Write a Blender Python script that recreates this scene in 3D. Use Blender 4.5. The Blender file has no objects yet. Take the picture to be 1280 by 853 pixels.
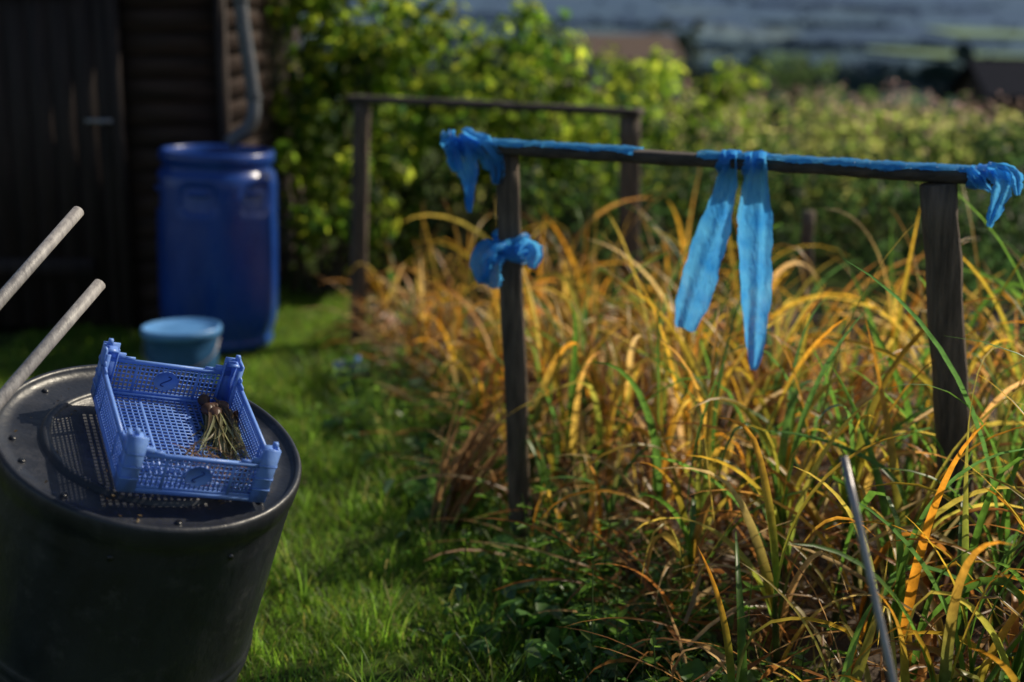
import bpy, math, numpy as np
from mathutils import Vector, Matrix
rng=np.random.default_rng(7)
D2R=math.radians
scene=bpy.context.scene
col=scene.collection

# ---------------------------------------------------------------- helpers
def newmat(name):
    m=bpy.data.materials.new(name); m.use_nodes=True
    nt=m.node_tree; nt.nodes.clear()
    return m,nt,nt.nodes,nt.links

def mat_basic(name,c1,c2,rough=0.6,scale=8,stretch=(1,1,1),bump=0.2,spec=0.5,metal=0,bscale=None,detail=6,trans=0,dust=None):
    m,nt,N,L=newmat(name)
    out=N.new('ShaderNodeOutputMaterial'); p=N.new('ShaderNodeBsdfPrincipled')
    tc=N.new('ShaderNodeTexCoord'); mp=N.new('ShaderNodeMapping'); mp.inputs['Scale'].default_value=stretch
    L.new(tc.outputs['Object'],mp.inputs['Vector'])
    n=N.new('ShaderNodeTexNoise'); n.inputs['Scale'].default_value=scale; n.inputs['Detail'].default_value=detail
    n.inputs['Roughness'].default_value=.65
    L.new(mp.outputs[0],n.inputs['Vector'])
    r=N.new('ShaderNodeValToRGB'); r.color_ramp.elements[0].position=.33; r.color_ramp.elements[1].position=.68
    r.color_ramp.elements[0].color=(*c1,1); r.color_ramp.elements[1].color=(*c2,1)
    L.new(n.outputs[0],r.inputs[0]); colout=r.outputs[0]
    if dust:
        nd=N.new('ShaderNodeTexNoise');nd.inputs['Scale'].default_value=scale*2.3;nd.inputs['Detail'].default_value=10;nd.inputs['Roughness'].default_value=.75
        L.new(tc.outputs['Object'],nd.inputs['Vector'])
        md=N.new('ShaderNodeMapRange');md.inputs['From Min'].default_value=.54;md.inputs['From Max'].default_value=.72;L.new(nd.outputs[0],md.inputs[0])
        mm=N.new('ShaderNodeMix');mm.data_type='RGBA';mm.inputs[7].default_value=(*dust,1);L.new(md.outputs[0],mm.inputs[0]);L.new(colout,mm.inputs[6]);colout=mm.outputs[2]
    L.new(colout,p.inputs['Base Color'])
    n2=N.new('ShaderNodeTexNoise'); n2.inputs['Scale'].default_value=bscale or scale*4; n2.inputs['Detail'].default_value=5
    L.new(mp.outputs[0],n2.inputs['Vector'])
    mr=N.new('ShaderNodeMapRange'); mr.inputs['To Min'].default_value=max(0,rough-.15); mr.inputs['To Max'].default_value=min(1,rough+.15)
    L.new(n2.outputs[0],mr.inputs[0]); L.new(mr.outputs[0],p.inputs['Roughness'])
    p.inputs['Metallic'].default_value=metal; p.inputs['Specular IOR Level'].default_value=spec
    if bump>0:
        b=N.new('ShaderNodeBump'); b.inputs['Strength'].default_value=bump; b.inputs['Distance'].default_value=.01
        L.new(n2.outputs[0],b.inputs['Height']); L.new(b.outputs[0],p.inputs['Normal'])
    if trans>0:
        t=N.new('ShaderNodeBsdfTranslucent'); L.new(colout,t.inputs['Color'])
        mx=N.new('ShaderNodeMixShader'); mx.inputs[0].default_value=trans
        L.new(p.outputs[0],mx.inputs[1]); L.new(t.outputs[0],mx.inputs[2]); L.new(mx.outputs[0],out.inputs[0])
    else: L.new(p.outputs[0],out.inputs[0])
    return m

def mat_leaf(name,trans=.45,rough=.45,scale=30,boost=1.5,spec=.4):
    m,nt,N,L=newmat(name)
    out=N.new('ShaderNodeOutputMaterial'); p=N.new('ShaderNodeBsdfPrincipled')
    a=N.new('ShaderNodeAttribute'); a.attribute_name='Col'
    g=N.new('ShaderNodeNewGeometry')
    n=N.new('ShaderNodeTexNoise'); n.inputs['Scale'].default_value=scale; n.inputs['Detail'].default_value=4
    L.new(g.outputs['Position'],n.inputs['Vector'])
    mr=N.new('ShaderNodeMapRange'); mr.inputs['From Min'].default_value=.3; mr.inputs['From Max'].default_value=.7
    mr.inputs['To Min'].default_value=.65; mr.inputs['To Max'].default_value=1.25
    L.new(n.outputs[0],mr.inputs[0])
    vm=N.new('ShaderNodeVectorMath'); vm.operation='SCALE'
    L.new(a.outputs['Color'],vm.inputs[0]); L.new(mr.outputs[0],vm.inputs['Scale'])
    L.new(vm.outputs[0],p.inputs['Base Color']); p.inputs['Roughness'].default_value=rough
    p.inputs['Specular IOR Level'].default_value=spec
    v2=N.new('ShaderNodeVectorMath'); v2.operation='SCALE'; v2.inputs['Scale'].default_value=boost
    L.new(vm.outputs[0],v2.inputs[0])
    t=N.new('ShaderNodeBsdfTranslucent'); L.new(v2.outputs[0],t.inputs['Color'])
    mx=N.new('ShaderNodeMixShader'); mx.inputs[0].default_value=trans
    L.new(p.outputs[0],mx.inputs[1]); L.new(t.outputs[0],mx.inputs[2]); L.new(mx.outputs[0],out.inputs[0])
    return m

def mesh_obj(name,V,F,mat=None,C=None,smooth=True,parent=None):
    V=np.asarray(V,dtype=np.float32); me=bpy.data.meshes.new(name)
    if isinstance(F,np.ndarray):
        k=F.shape[1]; me.vertices.add(len(V)); me.vertices.foreach_set('co',V.ravel())
        me.loops.add(F.size); me.loops.foreach_set('vertex_index',F.astype(np.int32).ravel())
        me.polygons.add(len(F)); me.polygons.foreach_set('loop_start',np.arange(0,F.size,k,dtype=np.int32))
        me.polygons.foreach_set('loop_total',np.full(len(F),k,dtype=np.int32))
        me.update(calc_edges=True)
    else:
        me.from_pydata([tuple(v) for v in V],[],F); me.update()
    if smooth: me.polygons.foreach_set('use_smooth',np.ones(len(me.polygons),dtype=bool))
    if C is not None:
        at=me.color_attributes.new('Col','FLOAT_COLOR','POINT')
        cc=np.ones((len(V),4),dtype=np.float32); cc[:,:3]=C; at.data.foreach_set('color',cc.ravel())
    if mat: me.materials.append(mat)
    ob=bpy.data.objects.new(name,me); col.objects.link(ob)
    if parent: ob.parent=parent
    return ob

def empty(name,loc=(0,0,0)):
    e=bpy.data.objects.new(name,None); e.location=loc; col.objects.link(e); e.empty_display_size=.1; return e

class Geo:
    def __init__(s): s.V=[];s.F=[];s.C=[];s.n=0
    def add(s,V,F,C=None):
        V=np.asarray(V,dtype=float).reshape(-1,3); s.V.append(V); s.F.append(np.asarray(F)+s.n); s.n+=len(V)
        if C is not None:
            C=np.asarray(C,dtype=float)
            if C.ndim==1: C=np.tile(C,(len(V),1))
            s.C.append(C)
    def obj(s,name,mat,smooth=True,parent=None):
        return mesh_obj(name,np.vstack(s.V),np.vstack(s.F),mat,np.vstack(s.C) if s.C else None,smooth,parent)

BOXF=np.array([[0,3,2,1],[4,5,6,7],[0,1,5,4],[1,2,6,5],[2,3,7,6],[3,0,4,7]])
def box(c,s):
    x,y,z=s[0]/2,s[1]/2,s[2]/2
    V=np.array([[-x,-y,-z],[x,-y,-z],[x,y,-z],[-x,y,-z],[-x,-y,z],[x,-y,z],[x,y,z],[-x,y,z]])+np.array(c)
    return V,BOXF
def beam_geo(p0,p1,w,h,up=(0,0,1),seg=14,jit=.002):
    p0=np.array(p0,float);p1=np.array(p1,float);d=p1-p0;d/=np.linalg.norm(d)
    s=np.cross(d,up);s/=np.linalg.norm(s);u=np.cross(s,d)
    V=[];F=[]
    c=.12
    prof=[(-.5,-.5+c),(-.5+c,-.5),(.5-c,-.5),(.5,-.5+c),(.5,.5-c),(.5-c,.5),(-.5+c,.5),(-.5,.5-c)]
    k=8
    for i in range(seg+1):
        t=i/seg; o=rng.normal(0,jit,3)
        for a,b in prof: V.append(p0+(p1-p0)*t+s*a*w+u*b*h+o+rng.normal(0,jit*.4,3))
    for i in range(seg):
        for j in range(k): F.append([i*k+j,i*k+(j+1)%k,(i+1)*k+(j+1)%k,(i+1)*k+j])
    for b in (0,seg*k):
        F+= [[b,b+1,b+2,b+3],[b,b+3,b+4,b+7],[b+4,b+5,b+6,b+7]]
    return np.array(V),np.array(F)
def tube_geo(P,R,sides=10,closed=True):
    P=np.array(P,float);n=len(P);R=np.broadcast_to(R,(n,))
    T=np.gradient(P,axis=0);T/=np.linalg.norm(T,axis=1)[:,None]
    a=np.array([0,0,1.]) if abs(T[0][2])<.9 else np.array([1.,0,0])
    s=np.cross(T[0],a);s/=np.linalg.norm(s);V=[];F=[]
    for i in range(n):
        s=s-T[i]*np.dot(s,T[i]);s/=np.linalg.norm(s);u=np.cross(T[i],s)
        for j in range(sides):
            q=2*math.pi*j/sides;V.append(P[i]+R[i]*(math.cos(q)*s+math.sin(q)*u))
    for i in range(n-1):
        for j in range(sides):F.append([i*sides+j,i*sides+(j+1)%sides,(i+1)*sides+(j+1)%sides,(i+1)*sides+j])
    if closed:
        for i,b in ((0,0),(n-1,(n-1)*sides)):
            V.append(P[i]);c=len(V)-1
            for j in range(0,sides,2):F.append([c,b+j,b+(j+1)%sides,b+(j+2)%sides])
    return np.array(V),np.array(F)
def resample(P,n):
    P=np.array(P,float);m=len(P);out=[]
    for i in range(n):
        t=i/(n-1)*(m-1);k=min(int(t),m-2);f=t-k
        p0=P[max(k-1,0)];p1=P[k];p2=P[k+1];p3=P[min(k+2,m-1)]
        out.append(.5*((2*p1)+(-p0+p2)*f+(2*p0-5*p1+4*p2-p3)*f*f+(-p0+3*p1-3*p2+p3)*f**3))
    return np.array(out)
def lathe_geo(prof,seg=64,disp=None):
    V=[];F=[];n=len(prof)
    for (r,z) in prof:
        for j in range(seg):
            a=2*math.pi*j/seg;rr=r if disp is None else disp(r,z,a)
            V.append((rr*math.cos(a),rr*math.sin(a),z))
    for i in range(n-1):
        for j in range(seg):F.append([i*seg+j,i*seg+(j+1)%seg,(i+1)*seg+(j+1)%seg,(i+1)*seg+j])
    return np.array(V),np.array(F)

def blades(P0,az,L,W,th0,bend,nseg,c0,c1,kink=None,ks=None,fold=.25,sway=None,twist=None,zmin=.01,pw=.55,bp=1.5):
    n=len(P0);s=np.linspace(0,1,nseg+1)[None,:]
    th=th0[:,None]+bend[:,None]*s**bp
    if kink is not None: th=th+kink[:,None]/(1+np.exp(-(s-ks[:,None])*35))
    th=np.clip(th,-3,2.95)
    azs=az[:,None]+(0 if sway is None else sway[:,None]*s)
    tw=0*s if twist is None else twist[:,None]*s
    ds=(L/nseg)[:,None]
    ca,sa=np.cos(azs),np.sin(azs);st,ct=np.sin(th),np.cos(th)
    def cs(a):
        o=np.zeros_like(a);o[:,1:]=np.cumsum((a[:,1:]+a[:,:-1])/2*ds,axis=1);return o
    X=P0[:,0:1]+cs(st*ca);Y=P0[:,1:2]+cs(st*sa);Z=P0[:,2:3]+cs(ct)
    pos=np.stack([X,Y,Z],-1)
    side=np.stack([-sa,ca,0*sa],-1)*np.ones((n,nseg+1,1));nor=np.stack([-ct*ca,-ct*sa,st],-1)
    c,sn=np.cos(tw)[...,None],np.sin(tw)[...,None]
    sd=side*c+nor*sn;nr=nor*c-side*sn
    w=(W[:,None]*np.minimum(1,(1-s)**pw*1.1)*(0.75+.25*np.minimum(1,s*6)))[...,None]
    w=np.maximum(w,.0006)
    A=pos-sd*w/2+nr*w*fold;B=pos;Cc=pos+sd*w/2+nr*w*fold
    V=np.stack([A,B,Cc],2)
    V[...,2]=np.maximum(V[...,2],zmin)
    k=nseg+1
    base=(np.arange(n)*k*3)[:,None,None]
    i=np.arange(nseg)[None,:,None]*3
    f1=np.concatenate([base+i+0,base+i+1,base+i+4,base+i+3],2)
    f2=np.concatenate([base+i+1,base+i+2,base+i+5,base+i+4],2)
    F=np.concatenate([f1.reshape(-1,4),f2.reshape(-1,4)])
    tt=np.clip(s*1.2-.1,0,1)[...,None]
    Cl=c0[:,None,:]*(1-tt)+c1[:,None,:]*tt
    Cl=np.repeat(Cl[:,:,None,:],3,2)
    return V.reshape(-1,3),F,Cl.reshape(-1,3)

def leaves(P,Nn,size,C,aspect=1.6,droop=.3,up=None):
    n=len(P);Nn=Nn/np.linalg.norm(Nn,axis=1)[:,None]
    r=rng.normal(size=(n,3)) if up is None else up
    t=r-Nn*(r*Nn).sum(1)[:,None];t/=np.linalg.norm(t,axis=1)[:,None]
    b=np.cross(Nn,t);s=size[:,None]
    w=s/aspect/2
    base=P;tip=P+t*s-Nn*s*droop*.6
    l1=P+t*s*.3-b*w+Nn*s*.08;l2=P+t*s*.68-b*w*.72-Nn*s*droop*.1
    r1=P+t*s*.3+b*w+Nn*s*.08;r2=P+t*s*.68+b*w*.72-Nn*s*droop*.1
    V=np.stack([base,l1,l2,tip,r2,r1],1).reshape(-1,3)
    k=(np.arange(n)*6)[:,None]
    F=np.concatenate([k+np.array([[0,1,2,3]]),k+np.array([[3,4,5,0]])])
    return V,F,np.repeat(C,6,0)

def dirs(n):
    d=rng.normal(size=(n,3));return d/np.linalg.norm(d,axis=1)[:,None]
def pal(n,cols,w=None,jit=.15):
    cols=np.array(cols);i=rng.choice(len(cols),n,p=w)
    f=rng.random(n)[:,None];j=rng.choice(len(cols),n,p=w)
    c=cols[i]*(1-f*.5)+cols[j]*f*.5
    return c*(1+rng.normal(0,jit,(n,1))).clip(.4,1.8)

def bush(name,blobs,n,size,cols,w,mat,sub=40,flat=.4,stems=0,ground=0.0,lump=.28):
    """leaf-sized faces gathered in clumps spread through ellipsoidal volumes"""
    g=Geo();tot=sum(b[3]*b[4]*b[5] for b in blobs)
    stemg=Geo()
    for b in blobs:
        c=np.array(b[:3]);R=np.array(b[3:6]);k=max(8,int(n*(b[3]*b[4]*b[5])/tot))
        nc=max(5,k//sub)
        cd=dirs(nc)
        cc=c+cd*R*(rng.random((nc,1))**.28)
        tint=rng.normal(1,.25,(nc,1)).clip(.4,1.7)
        idx=rng.integers(0,nc,k)
        r=lump*(R.mean())*rng.uniform(.5,1.2,(nc,1))
        d=dirs(k)
        P=cc[idx]+d*r[idx]*(rng.random((k,1))**.4)
        P[:,2]=np.maximum(P[:,2],ground+.03)
        Nn=d*.7+(P-c)/R*.5+np.array([0,0,flat])+rng.normal(0,.45,(k,3))
        C=pal(k,cols,w)*tint[idx]
        g.add(*leaves(P,Nn,rng.uniform(.6,1.2,k)*size,C))
        for i in range(min(nc,stems)):
            base=np.array([c[0]+rng.normal(0,R[0]*.25),c[1]+rng.normal(0,R[1]*.25),ground-.02])
            pts=resample([base,(base+cc[i])/2+rng.normal(0,.06,3)*R.mean(),cc[i]],7)
            stemg.add(*tube_geo(pts,np.linspace(.014,.004,7)*max(1,size/.06),5,False))
    ob=g.obj(name,mat)
    if stemg.n: 
        s=stemg.obj('stems',M['bark']);s.parent=ob
    return ob

# ---------------------------------------------------------------- materials
M={}
M['bark']=mat_basic('bark',(.03,.022,.015),(.09,.065,.045),.85,14,bump=.5)
M['leaf']=mat_leaf('leaf_foliage',.55,.55,12,3.0,spec=.2)
M['crop']=mat_leaf('crop_leaf',.52,.38,40,2.15,spec=.45)
M['grass']=mat_leaf('grass_blade',.55,.42,6,3.0)
M['weed']=mat_leaf('weed_leaf',.45,.36,30,2.6,spec=.4)
M['fartree']=mat_leaf('far_tree',.1,.9,.05,1,.05)
M['wood']=mat_basic('weathered_wood',(.04,.029,.021),(.17,.125,.09),.8,9,(6,6,.7),.7)
M['woodh']=mat_basic('weathered_rail_wood',(.02,.016,.013),(.095,.07,.052),.75,6,(1,5,8),.5)
M['shed']=mat_basic('creosoted_boards',(.016,.010,.008),(.06,.034,.026),.75,5,(.6,5,6),.5,spec=.25)
M['shedv']=mat_basic('creosoted_door_boards',(.014,.009,.009),(.045,.03,.026),.7,5,(8,5,.5),.5,spec=.3)
M['roof']=mat_basic('felt_roof',(.008,.010,.018),(.014,.017,.03),.9,12,bump=.4,spec=.05)
M['pipe']=mat_basic('grey_plastic_pipe',(.07,.075,.09),(.11,.115,.13),.35,10,bump=.05)
M['barrel']=mat_basic('blue_hdpe',(.005,.034,.20),(.010,.058,.30),.30,5,(1,1,.5),.15,bscale=14)
M['bin']=mat_basic('black_plastic',(.009,.011,.017),(.022,.026,.036),.42,7,(1,1,.6),.3,spec=.5,bscale=24,dust=(.045,.046,.055))
M['crate']=mat_basic('blue_crate_plastic',(.18,.34,.84),(.23,.42,.9),.34,12,bump=.1,trans=.28)
def mat_poly():
    m,nt,N,L=newmat('blue_polythene')
    out=N.new('ShaderNodeOutputMaterial');p=N.new('ShaderNodeBsdfPrincipled');p.inputs['Roughness'].default_value=.28
    tc=N.new('ShaderNodeTexCoord');n=N.new('ShaderNodeTexNoise');n.inputs['Scale'].default_value=16;n.inputs['Detail'].default_value=6;L.new(tc.outputs['Object'],n.inputs['Vector'])
    r=N.new('ShaderNodeValToRGB');r.color_ramp.elements[0].position=.3;r.color_ramp.elements[1].position=.7
    r.color_ramp.elements[0].color=(.04,.34,.86,1);r.color_ramp.elements[1].color=(.13,.54,.97,1);L.new(n.outputs[0],r.inputs[0]);L.new(r.outputs[0],p.inputs['Base Color'])
    mp=N.new('ShaderNodeMapping');mp.inputs['Scale'].default_value=(1,1,.35);L.new(tc.outputs['Object'],mp.inputs[0])
    n2=N.new('ShaderNodeTexNoise');n2.inputs['Scale'].default_value=75;n2.inputs['Detail'].default_value=4;n2.inputs['Distortion'].default_value=.8;L.new(mp.outputs[0],n2.inputs['Vector'])
    b=N.new('ShaderNodeBump');b.inputs['Strength'].default_value=.8;b.inputs['Distance'].default_value=.008;L.new(n2.outputs[0],b.inputs['Height']);L.new(b.outputs[0],p.inputs['Normal'])
    t=N.new('ShaderNodeBsdfTranslucent');L.new(r.outputs[0],t.inputs['Color']);L.new(b.outputs[0],t.inputs['Normal'])
    mx=N.new('ShaderNodeMixShader');mx.inputs[0].default_value=.62;L.new(p.outputs[0],mx.inputs[1]);L.new(t.outputs[0],mx.inputs[2])
    tr=N.new('ShaderNodeBsdfTransparent');tr.inputs[0].default_value=(.55,.85,1,1)
    m2=N.new('ShaderNodeMixShader');m2.inputs[0].default_value=.12;L.new(mx.outputs[0],m2.inputs[1]);L.new(tr.outputs[0],m2.inputs[2]);L.new(m2.outputs[0],out.inputs[0])
    return m
M['ribbon']=mat_poly()
M['tub']=mat_basic('blue_tub',(.02,.09,.22),(.035,.14,.32),.45,10,bump=.05,trans=.1)
M['lid']=mat_basic('pale_blue_lid',(.08,.25,.55),(.13,.32,.64),.4,10,bump=.05)
M['metal']=mat_basic('galvanised_steel',(.22,.21,.22),(.4,.39,.4),.42,25,(1,1,.3),.15,metal=.6)
M['pole']=mat_basic('worn_handle',(.17,.16,.165),(.36,.345,.34),.5,14,(5,5,1),.2)
M['soil']=mat_basic('soil',(.028,.018,.012),(.085,.055,.035),.95,14,bump=1,bscale=60)
M['white']=mat_basic('render_wall',(.3,.34,.42),(.38,.42,.5),.8,3)
M['tile']=mat_basic('brown_roof_tiles',(.07,.042,.032),(.12,.078,.058),.85,6,bump=.4)
M['dark']=mat_basic('dark_opening',(.008,.009,.012),(.015,.016,.02),.3,6,bump=0)
M['bluecup']=mat_basic('blue_pot_plastic',(.05,.16,.5),(.09,.24,.6),.4,10,bump=.05)
M['whitep']=mat_basic('white_plastic',(.3,.3,.4),(.4,.4,.5),.4,10,bump=.05)

# ---------------------------------------------------------------- terrain
YK=[-60,12,20,40,80,200,400,600,900,1300,1700,2000,2300,3000,3600,4500,7000]
ZK=[0,0,-.45,-2,-4.8,-13,-25,-35,-45,-50,-46,-32,-15,45,130,210,230]
def tz(x,y):
    x=np.asarray(x,float);y=np.asarray(y,float)
    z=np.interp(y,YK,ZK)
    far=np.clip((y-150)/1500,0,1)
    z=z+far*(9*np.sin(x/410+1)+12*np.sin(x/900+y/700)+4*np.sin(x/130+y/240))
    near=np.clip((y-14)/60,0,1)*(1-far)
    z=z+near*.5*np.sin(x/11+y/17)
    return z+.012*np.sin(x*2.3+y*1.1)*np.cos(y*1.9-x*.7)*(y<14)
def grid_mesh(xs,ys,zf):
    X,Y=np.meshgrid(xs,ys);Z=zf(X,Y);V=np.stack([X,Y,Z],-1).reshape(-1,3)
    nx,ny=len(xs),len(ys);i=np.arange(nx-1)[None,:]+np.arange(ny-1)[:,None]*nx
    F=np.stack([i,i+1,i+nx+1,i+nx],-1).reshape(-1,4);return V,F
xs=np.sinh(np.linspace(-8.6,8.6,240))*1.0
xs=np.clip(xs,-3500,3500);xs=np.unique(xs)
ys=np.concatenate([np.linspace(-60,-3,12),np.linspace(-2,14,90),np.linspace(14.5,60,40),np.geomspace(62,7000,130)])
V,F=grid_mesh(xs,ys,tz)
m,nt,N,L=newmat('ground_turf_and_fields')
out=N.new('ShaderNodeOutputMaterial');p=N.new('ShaderNodeBsdfPrincipled');p.inputs['Roughness'].default_value=.95;p.inputs['Specular IOR Level'].default_value=.03
g=N.new('ShaderNodeNewGeometry');sx=N.new('ShaderNodeSeparateXYZ');L.new(g.outputs['Position'],sx.inputs[0])
n1=N.new('ShaderNodeTexNoise');n1.inputs['Scale'].default_value=3.5;n1.inputs['Detail'].default_value=8;L.new(g.outputs['Position'],n1.inputs['Vector'])
r1=N.new('ShaderNodeValToRGB');r1.color_ramp.elements[0].color=(.03,.03,.014,1);r1.color_ramp.elements[1].color=(.055,.09,.02,1)
r1.color_ramp.elements[0].position=.35;r1.color_ramp.elements[1].position=.65;L.new(n1.outputs[0],r1.inputs[0])
vo=N.new('ShaderNodeTexVoronoi');vo.inputs['Scale'].default_value=.006
mp=N.new('ShaderNodeMapping');mp.inputs['Scale'].default_value=(1,.6,0);L.new(g.outputs['Position'],mp.inputs[0]);L.new(mp.outputs[0],vo.inputs['Vector'])
sc=N.new('ShaderNodeSeparateColor');L.new(vo.outputs['Color'],sc.inputs[0])
r2=N.new('ShaderNodeValToRGB');r2.color_ramp.elements[0].color=(.03,.06,.03,1);r2.color_ramp.elements[1].color=(.2,.25,.12,1)
e=r2.color_ramp.elements.new(.6);e.color=(.06,.11,.05,1);L.new(sc.outputs[0],r2.inputs[0])
n3=N.new('ShaderNodeTexNoise');n3.inputs['Scale'].default_value=.006;n3.inputs['Detail'].default_value=4;L.new(mp.outputs[0],n3.inputs['Vector'])
mr3=N.new('ShaderNodeMapRange');mr3.inputs['From Min'].default_value=.52;mr3.inputs['From Max'].default_value=.58;L.new(n3.outputs[0],mr3.inputs[0])
mxw=N.new('ShaderNodeMix');mxw.data_type='RGBA';mxw.inputs[7].default_value=(.016,.032,.026,1);L.new(mr3.outputs[0],mxw.inputs[0]);L.new(r2.outputs[0],mxw.inputs[6])
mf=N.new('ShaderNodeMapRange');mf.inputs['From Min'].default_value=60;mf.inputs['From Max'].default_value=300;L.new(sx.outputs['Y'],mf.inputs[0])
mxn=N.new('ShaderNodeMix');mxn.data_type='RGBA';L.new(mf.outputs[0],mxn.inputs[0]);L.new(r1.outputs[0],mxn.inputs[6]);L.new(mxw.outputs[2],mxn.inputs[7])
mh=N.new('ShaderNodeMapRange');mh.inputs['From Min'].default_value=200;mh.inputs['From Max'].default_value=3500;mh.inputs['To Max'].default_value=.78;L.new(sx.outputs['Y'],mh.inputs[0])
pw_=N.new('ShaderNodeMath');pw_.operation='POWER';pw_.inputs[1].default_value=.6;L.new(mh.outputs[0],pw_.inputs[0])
mxh=N.new('ShaderNodeMix');mxh.data_type='RGBA';mxh.inputs[7].default_value=(.085,.135,.25,1);L.new(pw_.outputs[0],mxh.inputs[0]);L.new(mxn.outputs[2],mxh.inputs[6])  # aerial haze painted into the ground colour, bluer with distance
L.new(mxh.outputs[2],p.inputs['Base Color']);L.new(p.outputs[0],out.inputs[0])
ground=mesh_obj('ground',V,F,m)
Mf=mat_basic('pale_field',(.16,.24,.14),(.2,.28,.16),.95,.01,bump=0,spec=.03)
for i,(x0,x1,y0,y1) in enumerate([(340,900,1150,1480),(620,1200,2020,2200),(210,420,1620,1700)]):
    V,F=grid_mesh(np.linspace(x0,x1,24),np.linspace(y0,y1,16),lambda a,b:tz(a,b)+2.5)
    mesh_obj('field',V,F,Mf)
g=Geo();n=650
ty=rng.uniform(250,3400,n);tx=rng.uniform(-.6,.6,n)*ty
lines=[]
for k in range(60):
    y0=rng.uniform(450,3200);x0=rng.uniform(-.5,.5)*y0;a=rng.uniform(-.35,.35);Ln=rng.uniform(80,400)
    t=np.linspace(0,Ln,int(Ln/9));lines.append(np.stack([x0+t*np.cos(a),y0+t*np.sin(a)],1))
Q=np.vstack([np.stack([tx,ty],1)]+lines)
for (x,y) in Q:
    if 320<x<910 and 900<y<1490: continue
    if 590<x<1210 and 1850<y<2250: continue
    if 200<x<430 and 1500<y<1710: continue
    h=rng.uniform(5,12);k=14
    P=np.array([x,y,tz(x,y)+h*.4])+dirs(k)*np.array([h*.8,h*.5,h*.4])*rng.random((k,1))**.3
    hz=min(.85,(max(0,y-200)/3300)**.6*.95);base=np.array([.016,.032,.02])*rng.uniform(.7,1.5);C=base*(1-hz)+np.array([.06,.095,.175])*hz  # tree colour fades to blue with distance: haze painted in
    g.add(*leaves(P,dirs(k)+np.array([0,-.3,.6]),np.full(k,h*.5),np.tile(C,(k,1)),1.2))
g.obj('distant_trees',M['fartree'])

# ---------------------------------------------------------------- bed geometry
def bed_edge(y): return np.interp(y,[2.0,2.6,3.3,4.2,5.5,7.1,9.5],[1.0,.75,.46,.12,-.26,-.66,-1.2])
def bed_back(x): return np.interp(x,[-.8,.2,1.1,1.9,3,5],[7.35,6.9,5.85,5.1,4.7,4.4])
V,F=grid_mesh(np.linspace(0,1,40),np.linspace(2.0,8.0,70),lambda a,b:a*0)
ex=bed_edge(V[:,1])-.12;V[:,0]=ex+(5.0-ex)*V[:,0]**1.5
V[:,2]=.03+.022*np.sin(V[:,0]*17+V[:,1]*3)*np.cos(V[:,1]*13)+rng.normal(0,.008,len(V))
mesh_obj('garden_bed_soil',V,F,M['soil'])

# ---------------------------------------------------------------- crop plants
pts=[]
for y in np.arange(2.35,7.5,.182):
    x=bed_edge(y)+.03
    while x<4.2:
        if y<bed_back(x): pts.append((x+rng.normal(0,.035),y+rng.normal(0,.055)))
        x+=rng.uniform(.125,.20)*(1 if x<3 else 1.6)
pts=np.array(pts);
edg=pts[:,0]-bed_edge(pts[:,1])
keep=((np.sin(pts[:,0]*3.1+pts[:,1]*1.7)+np.sin(pts[:,1]*4.3-pts[:,0]*2.1)+rng.normal(0,.7,len(pts)))>-1.2)&(rng.random(len(pts))>.4*np.exp(-(edg/.25)**2))
pts=pts[keep];npl=len(pts)
LP=[];AZ=[];LL=[];WW=[];TH=[];BD=[];C0=[];C1=[];KK=[];KS=[];SW=[];TW=[]
green=np.array([[.07,.15,.02],[.10,.20,.03],[.055,.125,.035]])
yel=np.array([[.50,.30,.03],[.56,.40,.07],[.52,.22,.02]])
brn=np.array([[.30,.12,.03],[.40,.2,.06],[.18,.08,.03],[.5,.36,.18]])
stem=Geo()
for (x,y) in pts:
    edge=x-float(bed_edge(y))
    hs=rng.uniform(.8,1.18)*(.66+.34*min(1,edge/.6))*(1.04)
    rip=np.clip(.18+.22*(y-3.1)+rng.normal(0,.16)-.05*(x-1),.04,.9)
    nl=rng.integers(6,9);pa=rng.uniform(0,6.28);sh=rng.uniform(.18,.34)*hs
    lean=rng.normal(0,.05,2)
    for k in range(nl):
        f=k/(nl-1)
        LP.append((x+lean[0]*f,y+lean[1]*f,.03+sh*f));AZ.append(pa+(k%2)*math.pi+rng.normal(0,.4))
        LL.append(hs*rng.uniform(.5,.86)*(1.0-.15*abs(f-.6)));WW.append(rng.uniform(.013,.031))
        TH.append(rng.uniform(.05,.40)*(1.3-f));BD.append(rng.uniform(.6,2.5)*(1.15-.4*f))
        kk=rng.random()<.35;KK.append(rng.uniform(.7,1.9) if kk else 0);KS.append(rng.uniform(.35,.8))
        SW.append(rng.normal(0,.4));TW.append(rng.normal(0,1.2))
        q=rng.random();thr=rip+ (.5-f)*.5
        if f<.3 and rng.random()<.7: c=brn[rng.integers(4)];c2=brn[rng.integers(4)]*.9
        elif q<thr: c=yel[rng.integers(3)];c2=(yel[rng.integers(3)] if rng.random()<.4 else brn[rng.integers(4)]*1.1)
        else:
            c=green[rng.integers(3)];c2=green[rng.integers(3)]*1.2 if rng.random()<.45 else yel[rng.integers(3)]
        j=rng.uniform(.75,1.2);C0.append((c if rng.random()<.65 else (c*.45+green[0]*.55))*j);C1.append(c2*j)
    P=resample([(x,y,-.02),(x+lean[0]*.5,y+lean[1]*.5,.03+sh*.5),(x+lean[0],y+lean[1],.05+sh)],4)
    cc=np.array([.10,.13,.05]) if rng.random()>rip else np.array([.26,.16,.08])
    stem.add(*tube_geo(P,[.012,.010,.009,.005],6,False),cc)
A=lambda a:np.array(a,float)
V,F,C=blades(A(LP),A(AZ),A(LL),A(WW),A(TH),A(BD),11,A(C0),A(C1),A(KK),A(KS),.24,A(SW),A(TW),pw=.7)
crop=Geo();crop.add(V,F,C);crop.add(np.vstack(stem.V),np.vstack(stem.F),np.vstack(stem.C))
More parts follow.
